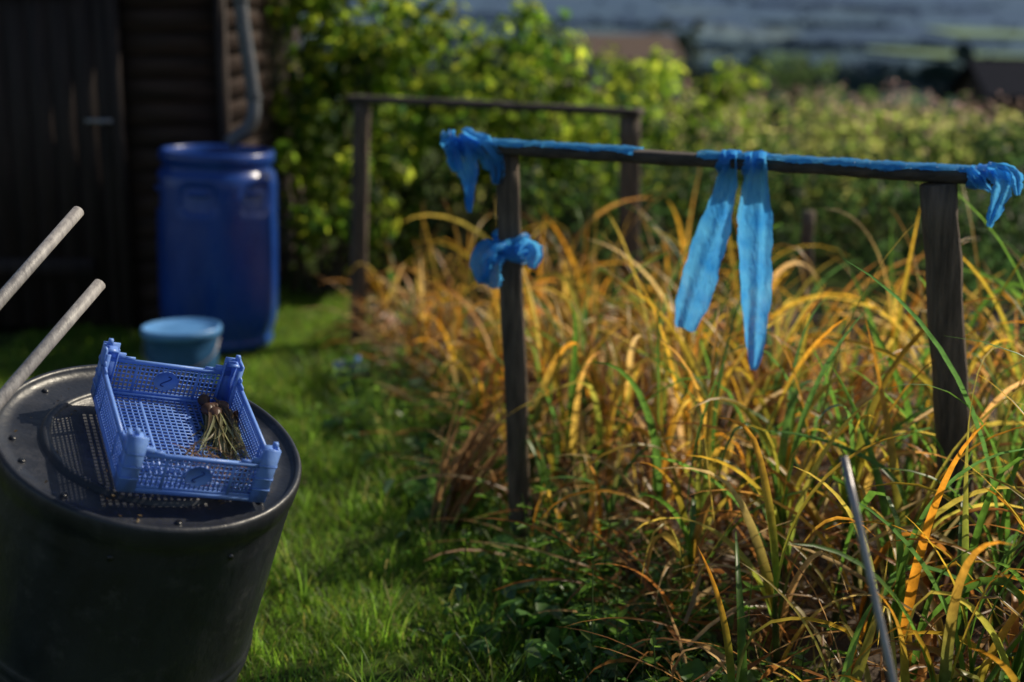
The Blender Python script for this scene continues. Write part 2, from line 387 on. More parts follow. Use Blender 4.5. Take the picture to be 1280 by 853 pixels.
n=2000;yy=rng.uniform(2.4,7.3,n);xx=bed_edge(yy)+rng.random(n)**1.6*3.2-.12
k=yy<bed_back(xx);xx=xx[k];yy=yy[k];n=len(xx)
V,F,C=blades(np.stack([xx,yy,rng.uniform(.04,.2,n)],1),rng.uniform(0,6.28,n),rng.uniform(.15,.45,n),rng.uniform(.006,.016,n),rng.uniform(.6,1.4,n),rng.uniform(.3,1.4,n),6,
  brn[rng.integers(0,4,n)]*.7,brn[rng.integers(0,4,n)]*.8,fold=.2,sway=rng.normal(0,.8,n),twist=rng.normal(0,2,n),zmin=.04)
crop.add(V,F,C)
crop.obj('garlic_plants',M['crop'])

# ---------------------------------------------------------------- lawn grass
def clump(x,y): return .5+.5*np.sin(x*5.1+1.3*np.sin(y*3.7))*np.sin(y*4.7+1.1*np.sin(x*6.3))
n=140000
y=2.3+rng.random(n)**1.25*6.0;x0=-2.6;x1=bed_edge(y)+.0
x=x0+(x1-x0)*rng.random(n)**.72
pr=(.35+.65*clump(x,y));k=rng.random(n)<pr;x=x[k];y=y[k];n=len(x)
cl=clump(x*1.7,y*1.3+2)
Lg=rng.uniform(.03,.075,n)*(0.5+1.0*cl)*(1+.6*np.exp(-((x-bed_edge(y)+.1)/.2)**2))
c0=pal(n,[[.06,.11,.012],[.09,.17,.016],[.07,.15,.02],[.2,.18,.05]],[.35,.35,.22,.08])
c1=c0*np.array([1.6,1.45,1.1])
gg=Geo()
V,F,C=blades(np.stack([x,y,tz(x,y)-.004],1),rng.uniform(0,6.28,n),Lg,rng.uniform(.0022,.0048,n),rng.uniform(0,.6,n),rng.uniform(.2,1.5,n),3,c0,c1,fold=.15,zmin=-.05)
gg.add(V,F,C)
tx=[];ty=[]
for k in range(300):
    yy=rng.uniform(2.7,6.5);q=rng.random()
    xx=bed_edge(yy)+rng.normal(-.10,.18) if q<.75 else rng.uniform(-.75,-.1)
    m_=rng.integers(8,22);tx.append(xx+rng.normal(0,.018,m_));ty.append(yy+rng.normal(0,.018,m_))
tx=np.concatenate(tx);ty=np.concatenate(ty);n=len(tx)
c0=pal(n,[[.07,.14,.015],[.11,.2,.02],[.24,.2,.07]],[.4,.45,.15])
V,F,C=blades(np.stack([tx,ty,tz(tx,ty)-.004],1),rng.uniform(0,6.28,n),rng.uniform(.08,.24,n),rng.uniform(.003,.006,n),rng.uniform(0,.6,n),rng.uniform(.3,1.7,n),6,c0,c0*1.4,fold=.15,zmin=-.05)
gg.add(V,F,C);gg.obj('lawn_grass',M['grass'])

# ---------------------------------------------------------------- low weeds along bed edge
g=Geo();n=240
y=rng.uniform(2.7,6.6,n);off=rng.normal(0,.15,n)-.05;x=bed_edge(y)+off
ext=60;y2=rng.uniform(3.0,4.0,ext);x2=rng.uniform(-.1,.55,ext);x=np.r_[x,x2];y=np.r_[y,y2]
for a,b in zip(x,y):
    k=rng.integers(5,11);az=rng.uniform(0,6.28,k);r=rng.uniform(.02,.13,k);h=rng.uniform(.03,.15,k)
    P=np.stack([a+np.cos(az)*r,b+np.sin(az)*r,h],1)
    Nn=np.stack([np.cos(az)*.4,np.sin(az)*.4,np.ones(k)],1)+rng.normal(0,.35,(k,3))
    up=np.stack([np.cos(az),np.sin(az),np.zeros(k)],1)
    big=rng.random()<.25
    C=pal(k,[[.06,.13,.03],[.08,.18,.03],[.09,.16,.09]],[.4,.4,.2])
    g.add(*leaves(P,Nn,rng.uniform(.05,.09,k)*(1.0 if big else .5),C,1.15 if big else 1.9,.35,up))
    for i in range(0,k,2): g.add(*tube_geo([(a,b,0),(a+np.cos(az[i])*r[i]*.6,b+np.sin(az[i])*r[i]*.6,h[i]*.7),tuple(P[i])],[.0022,.002,.0015],4,False),np.array([.05,.08,.03]))
for k in range(95):
    yy=rng.uniform(3.0,5.8);a=bed_edge(yy)+rng.normal(-.06,.18);H=rng.uniform(.12,.38);ln=rng.normal(0,.06,2)
    P=resample([(a,yy,0),(a+ln[0]*.4,yy+ln[1]*.4,H*.5),(a+ln[0],yy+ln[1],H)],8);g.add(*tube_geo(P,np.linspace(.0028,.0012,8),4,False),np.array([.06,.1,.03]))
    q=26;t=rng.random(q)*.85+.15;Pp=np.array([P[int(v*7)] for v in t]);az=rng.uniform(0,6.28,q)
    up=np.stack([np.cos(az),np.sin(az),np.full(q,.3)],1);Nn=np.stack([-np.cos(az)*.3,-np.sin(az)*.3,np.ones(q)],1)+rng.normal(0,.2,(q,3))
    g.add(*leaves(Pp,Nn,rng.uniform(.02,.05,q),pal(q,[[.10,.20,.02],[.12,.22,.03]]),2.2,.3,up))
g.obj('weeds',M['weed'])

n=30
V,F,C=blades(np.stack([-.22+rng.normal(0,.03,n),4.35+rng.normal(0,.04,n),np.full(n,.02)],1),rng.normal(.2,.35,n),rng.uniform(.25,.58,n),rng.uniform(.012,.03,n),rng.uniform(.15,.55,n),rng.uniform(-.2,1.2,n),9,
 pal(n,[[.2,.11,.05],[.32,.19,.09],[.15,.08,.04]]),pal(n,[[.36,.22,.1],[.2,.11,.05]]),fold=.3,twist=rng.normal(0,1.5,n),zmin=.01)
mesh_obj('dead_maize_stalks',V,F,M['crop'],C)

# ---------------------------------------------------------------- wooden frames
def frame(name,pa0,pa1,pb0,pb1,ra,rb,w=.07,rw=.075):
    e=empty(name)
    g=Geo();g.add(*beam_geo(pa0,pa1,w,w*.9,(0,1,0)));g.obj('post_1',M['wood'],False,e)
    g=Geo();g.add(*beam_geo(pb0,pb1,w*1.15,w,(0,1,0)));g.obj('post_2',M['wood'],False,e)
    g=Geo();g.add(*beam_geo(ra,rb,rw,.034,(0,0,1),24,.0012));g.obj('rail',M['woodh'],False,e)
    g=Geo()
    for q in (pa1,pb1): g.add(*tube_geo([(q[0],q[1],q[2]+.03),(q[0],q[1],q[2]+.042)],[.005,.006],8))
    g.obj('nails',M['metal'],True,e)
    return e
frame('wooden_bed_frame',(.035,4.22,-.15),(-.015,4.22,1.247),(1.27,3.66,-.15),(1.085,3.62,1.232),(-.17,4.29,1.27),(1.215,3.58,1.252))
frame('wooden_bed_frame',(-.80,7.12,-.15),(-.74,7.08,1.225),(.56,6.5,-.15),(.53,6.47,1.20),(-.79,7.12,1.25),(.575,6.44,1.225),.08,.09)
g=Geo();g.add(*beam_geo((1.33,6.3,-.1),(1.32,6.3,.80),.05,.05,(0,1,0)));g.obj('wooden_stake',M['wood'],False)

# ---------------------------------------------------------------- blue polythene strips on the rail
e=empty('blue_polythene_ribbon')
RA=np.array([-.17,4.29,1.27]);RB=np.array([1.215,3.58,1.252]);rd=(RB-RA)/np.linalg.norm(RB-RA)
rs=np.cross(rd,[0,0,1]);rs/=np.linalg.norm(rs)
if rs[1]>0: rs=-rs
def over_rail(s0,s1,n,name,drop):
    V=[];ph=rng.uniform(0,6,4)
    for i in range(n):
        t=s0+(s1-s0)*i/(n-1);c=RA+(RB-RA)*t
        da=max(-.003,drop*(.2+.9*math.sin(t*31+ph[0])*math.sin(t*13+ph[1])+.4*math.sin(t*83+ph[2])))
        db=.02+.02*math.sin(t*27+ph[3]);hw=.040;tp=.0195
        prof=[(hw+.003+.002*math.sin(t*90),tp-.006-da),(hw+.002,tp-.003),(hw-.008,tp+.004+.002*math.sin(t*120)),(0,tp+.005+.003*math.sin(t*77)),(-hw+.006,tp+.004),(-hw-.003,tp-.004),(-hw-.004,tp-db)]
        for a,b in prof: V.append(c+rs*a+np.array([0,0,b])+rng.normal(0,.0012,3))
    k=7;F=[[i*k+j,i*k+j+1,(i+1)*k+j+1,(i+1)*k+j] for i in range(n-1) for j in range(k-1)]
    g=Geo();g.add(V,np.array(F));g.obj(name,M['ribbon'],True,e)
over_rail(.0,.38,70,'wrap_1',.006);over_rail(.5,1.0,90,'wrap_2',.006)
def strip(name,P,W,fold=.012,nf=2.0,across=(1,-.5,0),nv=11,nu=44,ragged=.12,ntail=0):
    P=resample(P,nu);ac=np.array(across,float);V=[]
    tt=np.linspace(0,1,nu);Wd=np.interp(tt,np.linspace(0,1,len(W)),W)
    ph=rng.uniform(0,6,4)
    T=np.gradient(P,axis=0)
    for i in range(nu):
        a=ac+.25*np.array([math.sin(tt[i]*5+ph[0]),math.cos(tt[i]*4+ph[1]),0]);a-=T[i]*np.dot(a,T[i])/np.dot(T[i],T[i]);a/=np.linalg.norm(a)
        nn=np.cross(a,T[i]);nn/=np.linalg.norm(nn)
        for j in range(nv):
            v=j/(nv-1)-.5
            jag=(1+ragged*(math.sin(tt[i]*(17+6*(j>0))+ph[2]+j)+.5*math.sin(tt[i]*53+ph[3]+j*2))) if j in(0,nv-1) else 1
            V.append(P[i]+a*v*Wd[i]*jag+nn*fold*(math.sin(v*2*math.pi*nf+ph[0]+2.5*tt[i])+.4*math.sin(v*19+tt[i]*9+ph[1]))*min(1,Wd[i]/.03)+rng.normal(0,.0006,3))
    F=[[i*nv+j,i*nv+j+1,(i+1)*nv+j+1,(i+1)*nv+j] for i in range(nu-1) for j in range(nv-1)]
    g=Geo();g.add(V,np.array(F));return g.obj(name,M['ribbon'],True,e)
strip('tail_1',[(.588,3.86,1.295),(.582,3.855,1.22),(.555,3.85,1.1),(.518,3.85,.96),(.480,3.86,.80)],[.05,.05,.062,.078,.092,.105,.11,.095,.055],.008,1.6,ragged=.05,nv=17,nu=70)
strip('tail_2',[(.655,3.82,1.295),(.652,3.81,1.2),(.655,3.81,1.05),(.668,3.82,.88),(.670,3.83,.69)],[.06,.062,.08,.10,.105,.10,.085,.06,.015],.009,1.7,ragged=.05,nv=17,nu=70)
def knot(name,t,n=3,wd=.03):
    c=RA+(RB-RA)*t
    for i in range(n):
        ang=np.linspace(0,2*math.pi,26);off=rng.normal(0,.012)
        P=[c+rd*(off+.012*math.sin(a))+rs*math.cos(a)*(.046+.003*i)+np.array([0,0,math.sin(a)*(.026+.003*i)]) for a in ang]
        V=[];
        for p in P:
            for j in range(5): V.append(p+rd*(j/4-.5)*wd+rs*rng.normal(0,.002)+np.array([0,0,rng.normal(0,.002)]))
        F=[[a*5+j,a*5+j+1,(a+1)*5+j+1,(a+1)*5+j] for a in range(25) for j in range(4)]
        g=Geo();g.add(V,np.array(F));g.obj(name,M['ribbon'],True,e)
knot('knot_1',.545);knot('knot_2',.60);knot('knot_3',.04,wd=.05);knot('knot_4',.975,wd=.04)
strip('tail_3',[(-.16,4.24,1.30),(-.15,4.22,1.25),(-.13,4.2,1.18),(-.125,4.2,1.08)],[.05,.09,.10,.08,.03,.015],.014,2.5)
strip('tail_4',[(-.15,4.24,1.31),(-.09,4.2,1.27),(-.05,4.19,1.22),(-.045,4.19,1.165)],[.04,.07,.08,.06,.02],.014,2.5)
strip('tail_5',[(-.19,4.25,1.315),(-.185,4.23,1.29),(-.17,4.23,1.24),(-.15,4.22,1.2)],[.03,.06,.05,.02],.01,2)
strip('tail_6',[(1.20,3.53,1.28),(1.215,3.52,1.24),(1.205,3.52,1.19),(1.19,3.52,1.135)],[.05,.05,.045,.035,.012],.01,2)
strip('tail_7',[(1.18,3.54,1.28),(1.235,3.52,1.265),(1.25,3.52,1.24),(1.255,3.52,1.215)],[.03,.045,.03,.01],.008,2)
strip('tail_8',[(1.14,3.55,1.28),(1.16,3.54,1.25),(1.19,3.53,1.225)],[.02,.035,.012],.008,2)
e=empty('blue_polythene_scrap')
for i in range(4):
    P=[(.0+.055*math.cos(a)+rng.normal(0,.002),4.22+.052*math.sin(a),.955+i*.012+.01*math.sin(a*2+i)) for a in np.linspace(0,2*math.pi,14)]
    strip('band',P,[.035,.05,.03,.045],.004,1.5,(0,0,1),7,30)
strip('flap_1',[(-.02,4.165,.98),(-.06,4.15,.985),(-.09,4.15,.95),(-.085,4.15,.875)],[.03,.09,.11,.09,.03],.014,2.5)
strip('flap_2',[(-.03,4.16,.955),(-.05,4.15,.93),(-.055,4.15,.89),(-.05,4.15,.86)],[.03,.06,.07,.03],.01,2)
strip('flap_3',[(.02,4.16,.96),(.045,4.15,.985),(.065,4.15,.96),(.06,4.15,.92)],[.02,.05,.06,.02],.01,2,(0.4,0,1))

# ---------------------------------------------------------------- shed
e=empty('wooden_shed')
X1=-1.48;Y0=7.42;H=2.15;X0=-4.2;Y1=10.0
g=Geo();g.add(*box(((X0+X1)/2,(Y0+Y1)/2+.03,H/2),(X1-X0-.06,Y1-Y0-.06,H)));g.obj('core',M['dark'],False,e)
g=Geo();z=.04;bh=.118
XD=-2.02
while z<H:
    zz=min(bh+.012,H-z+.01)
    V,F=box(((XD+X1)/2,Y0,z+zz/2),(X1-XD,.02,zz));V[[0,1,4,5],1]-=np.array([.018,.018,0,0]);V[:,1]+=rng.normal(0,.002);g.add(V,F)
    V,F=box((X1,(Y0+Y1)/2+.02,z+zz/2),(.02,Y1-Y0-.04,zz));V[[1,2],0]+=.018;g.add(V,F)
    z+=bh
g.obj('weatherboards',M['shed'],False,e)
g=Geo();x=X0
while x<XD-.02:
    w=min(.115,XD-x);g.add(*box((x+w/2,Y0-.012+rng.normal(0,.003),H/2+.02),(w-.006,.024,H-.04)));x+=.115
g.obj('door_boards',M['shedv'],False,e)
g=Geo()
for zz in (.35,1.8): g.add(*box((-2.75,Y0-.036,zz),(1.1,.022,.11)))
g.add(*box((XD+.0,Y0-.04,H/2),(.06,.035,H)));g.add(*box((X1+.0,Y0-.02,H/2),(.05,.06,H)))
g.obj('trim',M['shedv'],False,e)
g=Geo();g.add(*box((-2.12,Y0-.052,1.12),(.14,.012,.022)));g.add(*tube_geo([(-2.1,Y0-.05,1.12),(-2.1,Y0-.09,1.12)],.012,8));g.obj('latch',M['metal'],False,e)
V,F=box(((X0+X1)/2,(Y0+Y1)/2,H+.1),(X1-X0+.36,Y1-Y0+.4,.05));V[:,2]+=(-(V[:,0]-(X0+X1)/2))*.09
g=Geo();g.add(V,F);g.obj('roof',M['roof'],False,e)
P=np.vstack([resample([(-1.26,7.3,2.02),(-1.30,7.24,1.93),(-1.335,7.2,1.84)],8),resample([(-1.337,7.19,1.78),(-1.325,7.18,1.6),(-1.30,7.17,1.4),(-1.283,7.16,1.24)],14),resample([(-1.282,7.15,1.2),(-1.288,7.14,1.15),(-1.31,7.135,1.11),(-1.35,7.12,1.075),(-1.41,7.11,1.03)],12)])
g=Geo();g.add(*tube_geo(P,.034,14))
for zz in (9,20): g.add(*tube_geo([P[zz],P[zz]*.67+P[zz+1]*.33,P[zz]*.33+P[zz+1]*.67,P[zz+1]],.041,14))
g.obj('downpipe',M['pipe'],True,e)
V=[];
for yy in (Y0-.2,Y1+.2):
    for a in np.linspace(math.pi,2*math.pi,10): V.append((X1+.22+.055*math.cos(a),yy,2.06+.055*math.sin(a)))
F=np.array([[i,i+1,i+11,i+10] for i in range(9)]);g=Geo();g.add(V,F);o=g.obj('gutter',M['pipe'],True,e)
so=o.modifiers.new('s','SOLIDIFY');so.thickness=.004

# ---------------------------------------------------------------- blue barrel
prof=[(0,0.0),(.2,.0),(.25,.004),(.268,.02),(.272,.05),(.265,.062),(.268,.08),(.285,.13),(.292,.2),(.293,.4),(.294,.5),(.293,.62)]
prof+=[(.292,z) for z in np.linspace(.64,.82,14)]
prof+=[(.288,.85),(.282,.875),(.268,.885),(.262,.9),(.264,.915),(.276,.925),(.28,.94),(.28,.965),(.275,.978),(.262,.98),(.256,.97),(.252,.9),(.275,.84),(.28,.5),(.27,.1)]
HA=(-38,195,262)
def bdisp(r,z,a):
    if .62<z<.86 and r>.28:
        for c in HA:
            c=math.radians(c);d=math.atan2(math.sin(a-c),math.cos(a-c))
            fa=max(0,1-(abs(d)/.30)**4);fz=max(0,1-(abs(z-.755)/.07)**4)
            r-=.055*fa*fz*(1 if z>.72 else .6)
    return r+.002*math.sin(a*3+z*4)
V,F=lathe_geo(prof,96,bdisp)
eb=empty('blue_barrel',(-1.485,7.02,0.03));eb.rotation_euler=(0,D2R(2.2),0)
g=Geo();g.add(V,F);g.obj('drum',M['barrel'],True,eb)
g=Geo()
for c in HA:
    a=math.radians(c);P=[(.288*math.cos(a+t)*k,.288*math.sin(a+t)*k,.79) for t,k in ((-.2,.9),(-.16,.98),(-.08,1.0),(0,1.005),(.08,1.0),(.16,.98),(.2,.9))]
    g.add(*tube_geo(resample(P,16),.013,8))
g.obj('handles',M['barrel'],True,eb)
V,F=lathe_geo([(0,.84),(.15,.84),(.275,.84)],48);g=Geo();g.add(V,F);g.obj('water',M['dark'],True,eb)

# ---------------------------------------------------------------- tub and pot by the barrel
et=empty('plastic_tub',(-1.44,6.05,0.01))
V,F=lathe_geo([(0,0),(.13,0),(.142,.01),(.155,.22),(.158,.29),(.162,.295),(.162,.3)],48);g=Geo();g.add(V,F);g.obj('bucket',M['tub'],True,et)
V,F=lathe_geo([(.164,.285),(.171,.29),(.173,.315),(.169,.322),(.160,.322),(.155,.312),(.08,.312),(0,.314)],48);g=Geo();g.add(V,F);g.obj('lid',M['lid'],True,et)
g=Geo();g.add(*tube_geo(resample([(-.165,0,.27),(-.14,-.1,.2),(0,-.18,.15),(.14,-.1,.2),(.165,0,.27)],24),.003,6));g.obj('handle',M['metal'],True,et)
ec=empty('blue_plant_pot',(-.82,6.36,.06));ec.rotation_euler=(D2R(12),D2R(86),D2R(14))
V,F=lathe_geo([(0,0),(.035,0),(.037,.004),(.05,.1),(.055,.102),(.056,.125),(.052,.126),(.049,.1),(.034,.006),(0,.006)],36);g=Geo();g.add(V,F);g.obj('pot',M['bluecup'],True,ec)
V,F=lathe_geo([(.0445,.03),(.0515,.085)],36);g=Geo();g.add(V,F);g.obj('label',M['whitep'],True,ec)
g=Geo()
P=np.array([-.61,6.85,.19]);k=40;g.add(*leaves(P+dirs(k)*.025,dirs(k)+[0,-.5,.5],np.full(k,.035),pal(k,[[.5,.42,.36],[.45,.3,.25]]),1.4));g.add(*tube_geo([(-.6,6.86,0),(-.61,6.85,.19)],[.003,.002],5,False),np.array([.08,.1,.04]))
g.obj('seed_head',M['weed'])

# ---------------------------------------------------------------- leaning black bin
Cc=np.array([-.74,2.80,.80]);nv=np.array([.285,-.20,.935]);nv/=np.linalg.norm(nv)
e1=np.array([nv[2],0,-nv[0]]);e1/=np.linalg.norm(e1);e2v=np.cross(nv,e1)
R=Matrix(((e1[0],e2v[0],nv[0],Cc[0]),(e1[1],e2v[1],nv[1],Cc[1]),(e1[2],e2v[2],nv[2],Cc[2]),(0,0,0,1)))
eb=empty('black_compost_bin');eb.matrix_world=R
prof=[(.0,-.88),(.25,-.88),(.262,-.86)]
for z in np.linspace(-.85,-.09,90):
    r=.282+.026*(1-((-z-.05)/.8)**1.6)
    for z0 in (-.44,-.475): r+=.006*math.exp(-((z-z0)/.007)**2)
    r+=.005*math.exp(-((z+.66)/.01)**2)
    prof.append((r,z))
prof+=[(.306,-.07),(.308,-.052),(.313,-.045),(.315,-.02),(.314,-.006),(.310,.0),(.303,.001),(.299,-.004),(.296,-.012),(.27,-.014),(.22,-.013),(.217,-.012),(.215,-.004),(.21,-.002),(.202,-.002),(.199,-.006),(.196,-.01),(.10,-.010),(0,-.010)]
V,F=lathe_geo(prof,128,lambda r,z,a:r*(1+.007*math.sin(a*2+z*3)*(1 if z<-.06 else .5))+(.0015*math.sin(a*7+z*9) if z<-.1 else 0))
g=Geo();g.add(V,F);g.obj('body',M['bin'],True,eb)
g=Geo()
for a in (205,222,160,-20,-62,100,60,-110):
    a=math.radians(a);c=np.array([.270*math.cos(a),.270*math.sin(a),-.0135]);g.add(*tube_geo([c,c+[0,0,.003]],.007,10))
for a in (-40,-85,-130):
    a=math.radians(a);d=np.array([math.cos(a),math.sin(a),0]);g.add(*tube_geo([d*.300+[0,0,-.085],d*.309+[0,0,-.085]],.006,10))
g.obj('bolt_holes',M['dark'],True,eb)
# crumbs of soil and leaf litter lying on the lid
n=90;g=Geo();rr=.28*np.sqrt(rng.random(n));aa=rng.uniform(0,6.28,n)
P=np.stack([rr*np.cos(aa),rr*np.sin(aa),np.full(n,-.006)],1)
g.add(*leaves(P,np.tile([0,0,1.],(n,1))+rng.normal(0,.3,(n,3)),rng.uniform(.003,.012,n),pal(n,[[.12,.08,.04],[.2,.14,.06],[.06,.04,.03]]),1.8,.3))
lt=g.obj('leaf_litter',M['crop']);lt.parent=eb

# ---------------------------------------------------------------- crate on the bin
ec=bpy.data.objects.new('blue_plastic_crate',None);col.objects.link(ec)
CR=D2R(3.5)
ec.matrix_world=R@Matrix.Translation((.052,-.014,.003+.145*math.sin(CR)))@Matrix.Rotation(D2R(26),4,'Z')@Matrix.Rotation(CR,4,'Y')
w,l=.295,.365;wh=.088;ch=.122;g=Geo();T=.0028
def bx(c,s):g.add(*box(c,s))
sp=.0125
for x in np.arange(-w/2+sp,w/2-.002,sp): bx((x,0,.004),(T,l-.008,.004))
for y in np.arange(-l/2+sp,l/2-.002,sp): bx((0,y,.0042),(w-.008,T,.0036))
for x in (-w/2+.004,w/2-.004): bx((x,0,.005),(.008,l,.010))
for y in (-l/2+.004,l/2-.004): bx((0,y,.0051),(w-.017,.008,.0102))
for x in(-w/6,w/6): bx((x,0,.003),(.006,l-.02,.0064))
def wall(axis,pos,length,h,solid=.0):
    t=.0024
    def b(u,z,du,dz,tt=t,off=0):
        if axis=='x': bx((u,pos+off,z),(du,tt,dz))
        else: bx((pos+off,u,z),(tt,du,dz))
    L_=length-.03
    b(0,h-.004,L_,.008,.0065);b(0,.013,L_,.006,.0036)
    for u in np.arange(-L_/2+.008,L_/2,.0095): b(u,h/2+.004,.0028,h-.016)
    for z in np.linspace(.022,h-.014,6): b(0,z,L_,.0028,.0021)
    for u in (-L_/4,L_/4): b(u,h/2,.006,h-.012,.0042)
    for s_ in (-1,1):
        b(s_*(L_/2-.018),h+.006,.036,.014,.0044);b(s_*(L_/2-.045),h+.002,.024,.008,.004)
for y in (-l/2+.003,l/2-.003): wall('x',y,w,wh)
for x in (-w/2+.003,w/2-.003): wall('y',x,l,wh-.004)
for sx_ in (-1,1):
    for sy in (-1,1):
        cx,cy=sx_*(w/2-.003),sy*(l/2-.003)
        bx((cx-sx_*.014,cy+sy*.0012,ch/2),(.034,.005,ch));bx((cx+sx_*.0012,cy-sy*.017,ch/2-.001),(.005,.031,ch-.002))
        bx((cx-sx_*.030,cy-sy*.004,ch/2-.005),(.003,.010,ch-.012));bx((cx-sx_*.004,cy-sy*.034,ch/2-.005),(.010,.003,ch-.012))
        bx((cx-sx_*.013,cy-sy*.014,ch-.007),(.024,.024,.003))
        bx((cx-sx_*.008,cy-sy*.008,ch+.006),(.009,.009,.012))
        for z in (.03,.055,.085):
            bx((cx-sx_*.014,cy+sy*.0045,z),(.036,.003,.004));bx((cx+sx_*.0045,cy-sy*.017,z+.0005),(.003,.034,.004))
for y,s_ in ((-l/2+.003,1),(l/2-.003,1)):
    for th,rx,rz in ((.0052,.026,.022),):
        V=[];n=28
        for yy in (-th/2,th/2):
            for a in np.linspace(0,2*math.pi,n,endpoint=False):V.append((rx*math.cos(a),y+yy,.047+rz*math.sin(a)))
        V.append((0,y-th/2,.047));V.append((0,y+th/2,.047))
        F=[[i,(i+1)%n,n+(i+1)%n,n+i] for i in range(n)]+[[2*n,i,i+1,(i+2)%n] for i in range(0,n,2)]+[[2*n+1,n+i,n+i+1,n+(i+2)%n] for i in range(0,n,2)]
        g.add(V,np.array(F))
g.obj('lattice_tray',M['crate'],False,ec)
g=Geo()
for y in (l/2-.0062,-l/2-.0002):
    P=[(.010*math.sin(t)*1.0,y,.047+.012*math.cos(t*.5)) for t in np.linspace(.3,2*math.pi-.3,16)];g.add(*tube_geo(P,.0014,6))
g.obj('moulded_mark',M['barrel'],True,ec)
eg=bpy.data.objects.new('dried_garlic_bunch',None);col.objects.link(eg);eg.matrix_world=ec.matrix_world.copy()
n=150
P0=np.stack([.105+rng.normal(0,.012,n),.10+rng.normal(0,.02,n),.014+rng.random(n)*.03],1)
V,F,C=blades(P0,rng.normal(-1.55,.13,n),rng.uniform(.08,.18,n),rng.uniform(.004,.010,n),rng.uniform(1.55,1.8,n),rng.uniform(-.1,.2,n),8,pal(n,[[.2,.15,.08],[.3,.25,.13],[.14,.16,.08],[.12,.07,.04]]),pal(n,[[.38,.34,.2],[.2,.23,.12]]),sway=rng.normal(0,.35,n),twist=rng.normal(0,2,n),zmin=.009)
V[:,0]=np.minimum(V[:,0],w/2-.01+rng.normal(0,.001,len(V)))
g=Geo();g.add(V,F,C)
n=110;P0=np.stack([rng.uniform(0,.12,n),rng.uniform(-.16,-.05,n),.012+rng.random(n)*.02],1)
V,F,C=blades(P0,rng.uniform(0,6.28,n),rng.uniform(.02,.07,n),rng.uniform(.002,.005,n),rng.uniform(.9,1.6,n),rng.uniform(0,.5,n),6,pal(n,[[.14,.08,.04],[.2,.13,.06]]),pal(n,[[.2,.1,.05],[.12,.07,.04]]),sway=rng.normal(0,1.5,n),twist=rng.normal(0,2,n),zmin=.009)
V[:,0]=np.minimum(V[:,0],w/2-.01);V[:,1]=np.maximum(V[:,1],-l/2+.01)
g.add(V,F,C)
for i in range(12):
    c=np.array([.102+rng.normal(0,.014),.115+rng.normal(0,.018),.024+rng.random()*.014]);r=rng.uniform(.011,.016)
    V,F=lathe_geo([(0,-r),(r*.6,-r*.85),(r,-r*.2),(r*.85,r*.5),(r*.3,r*1.1),(r*.15,r*1.8)],14)
    V=V[:,[0,2,1]]*np.array([1,-1,1]);g.add(V+c,F,np.array([.15,.09,.065])*rng.uniform(.6,1.5))
g.obj('stalks_and_bulbs',M['crop'],True,eg)

# ---------------------------------------------------------------- poles & rod
def rod(name,p0,p1,r,mat,seg=12,cap=True):
    p0=np.array(p0,float);p1=np.array(p1,float);P=[p0+(p1-p0)*t for t in np.linspace(0,1,seg)]
    e=empty(name);g=Geo();g.add(*tube_geo(P,r,16));o=g.obj('shaft',mat,False,e)
    d=(p1-p0)/np.linalg.norm(p1-p0);g=Geo();g.add(*tube_geo([p1-d*.004,p1+d*.0015],r*.93,16));g.obj('end_cap',mat,False,e);return e
rod('wooden_pole',(-1.69,1.49,0),(-.869,2.951,1.098),.0135,M['pole'])
rod('wooden_pole',(-1.76,1.12,0),(-.945,3.085,1.234),.0135,M['pole'])
rod('metal_rod',(.76,1.95,-.05),(.56,2.296,.923),.0068,M['metal'])

# ---------------------------------------------------------------- bushes and hedge
G1=[[.07,.14,.015],[.15,.21,.02],[.26,.29,.03],[.025,.06,.02]]
bush('climbing_bush',[(-1.15,9.2,1.5,.75,.7,.95),(-.75,9.0,.9,.7,.6,.9),(-.2,9.3,1.1,.8,.6,.72),(.45,9.5,.85,.8,.6,.62),(-1.9,9.0,2.2,1.0,1,.7),(-1.05,8.3,.55,.45,.35,.55)],11000,.088,G1,[.28,.27,.21,.24],M['leaf'],stems=10)
bush('bramble_hedge',[(1.2,8.6,.45,.8,.6,.5),(2.1,7.6,.42,.7,.6,.5),(2.9,7.0,.42,.7,.6,.48),(3.8,6.6,.42,.8,.6,.48),(2.9,8.4,.45,.9,.7,.5),(4.2,8.0,.42,.9,.7,.48),(-.1,8.6,.4,.7,.4,.42),(1.6,9.7,.5,1.2,.6,.55),(3.4,9.7,.5,1.2,.6,.5)],12000,.06,[[.018,.04,.012],[.026,.055,.018],[.045,.075,.02]],[.4,.35,.25],M['leaf'],stems=4)
bush('elder_bush',[(1.15,11.5,.85,.55,.5,.62),(1.7,11.8,.8,.5,.5,.5),(.3,12.2,.9,.8,.5,.5)],3200,.09,[[.17,.24,.025],[.28,.32,.035],[.08,.15,.02]],[.4,.35,.25],M['leaf'],stems=6)
bush('laurel_hedge',[(x,14+.4*math.sin(x),-.1+.25*math.sin(x*1.3),1.4,.9,.85) for x in np.arange(-3,12,1.8)],6500,.12,[[.08,.13,.02],[.16,.2,.03],[.2,.2,.06]],[.4,.35,.25],M['leaf'],ground=-.3)
g=Geo();n=1100
yy=rng.uniform(9.8,14.5,n);xx=rng.uniform(-.5,7.5,n)
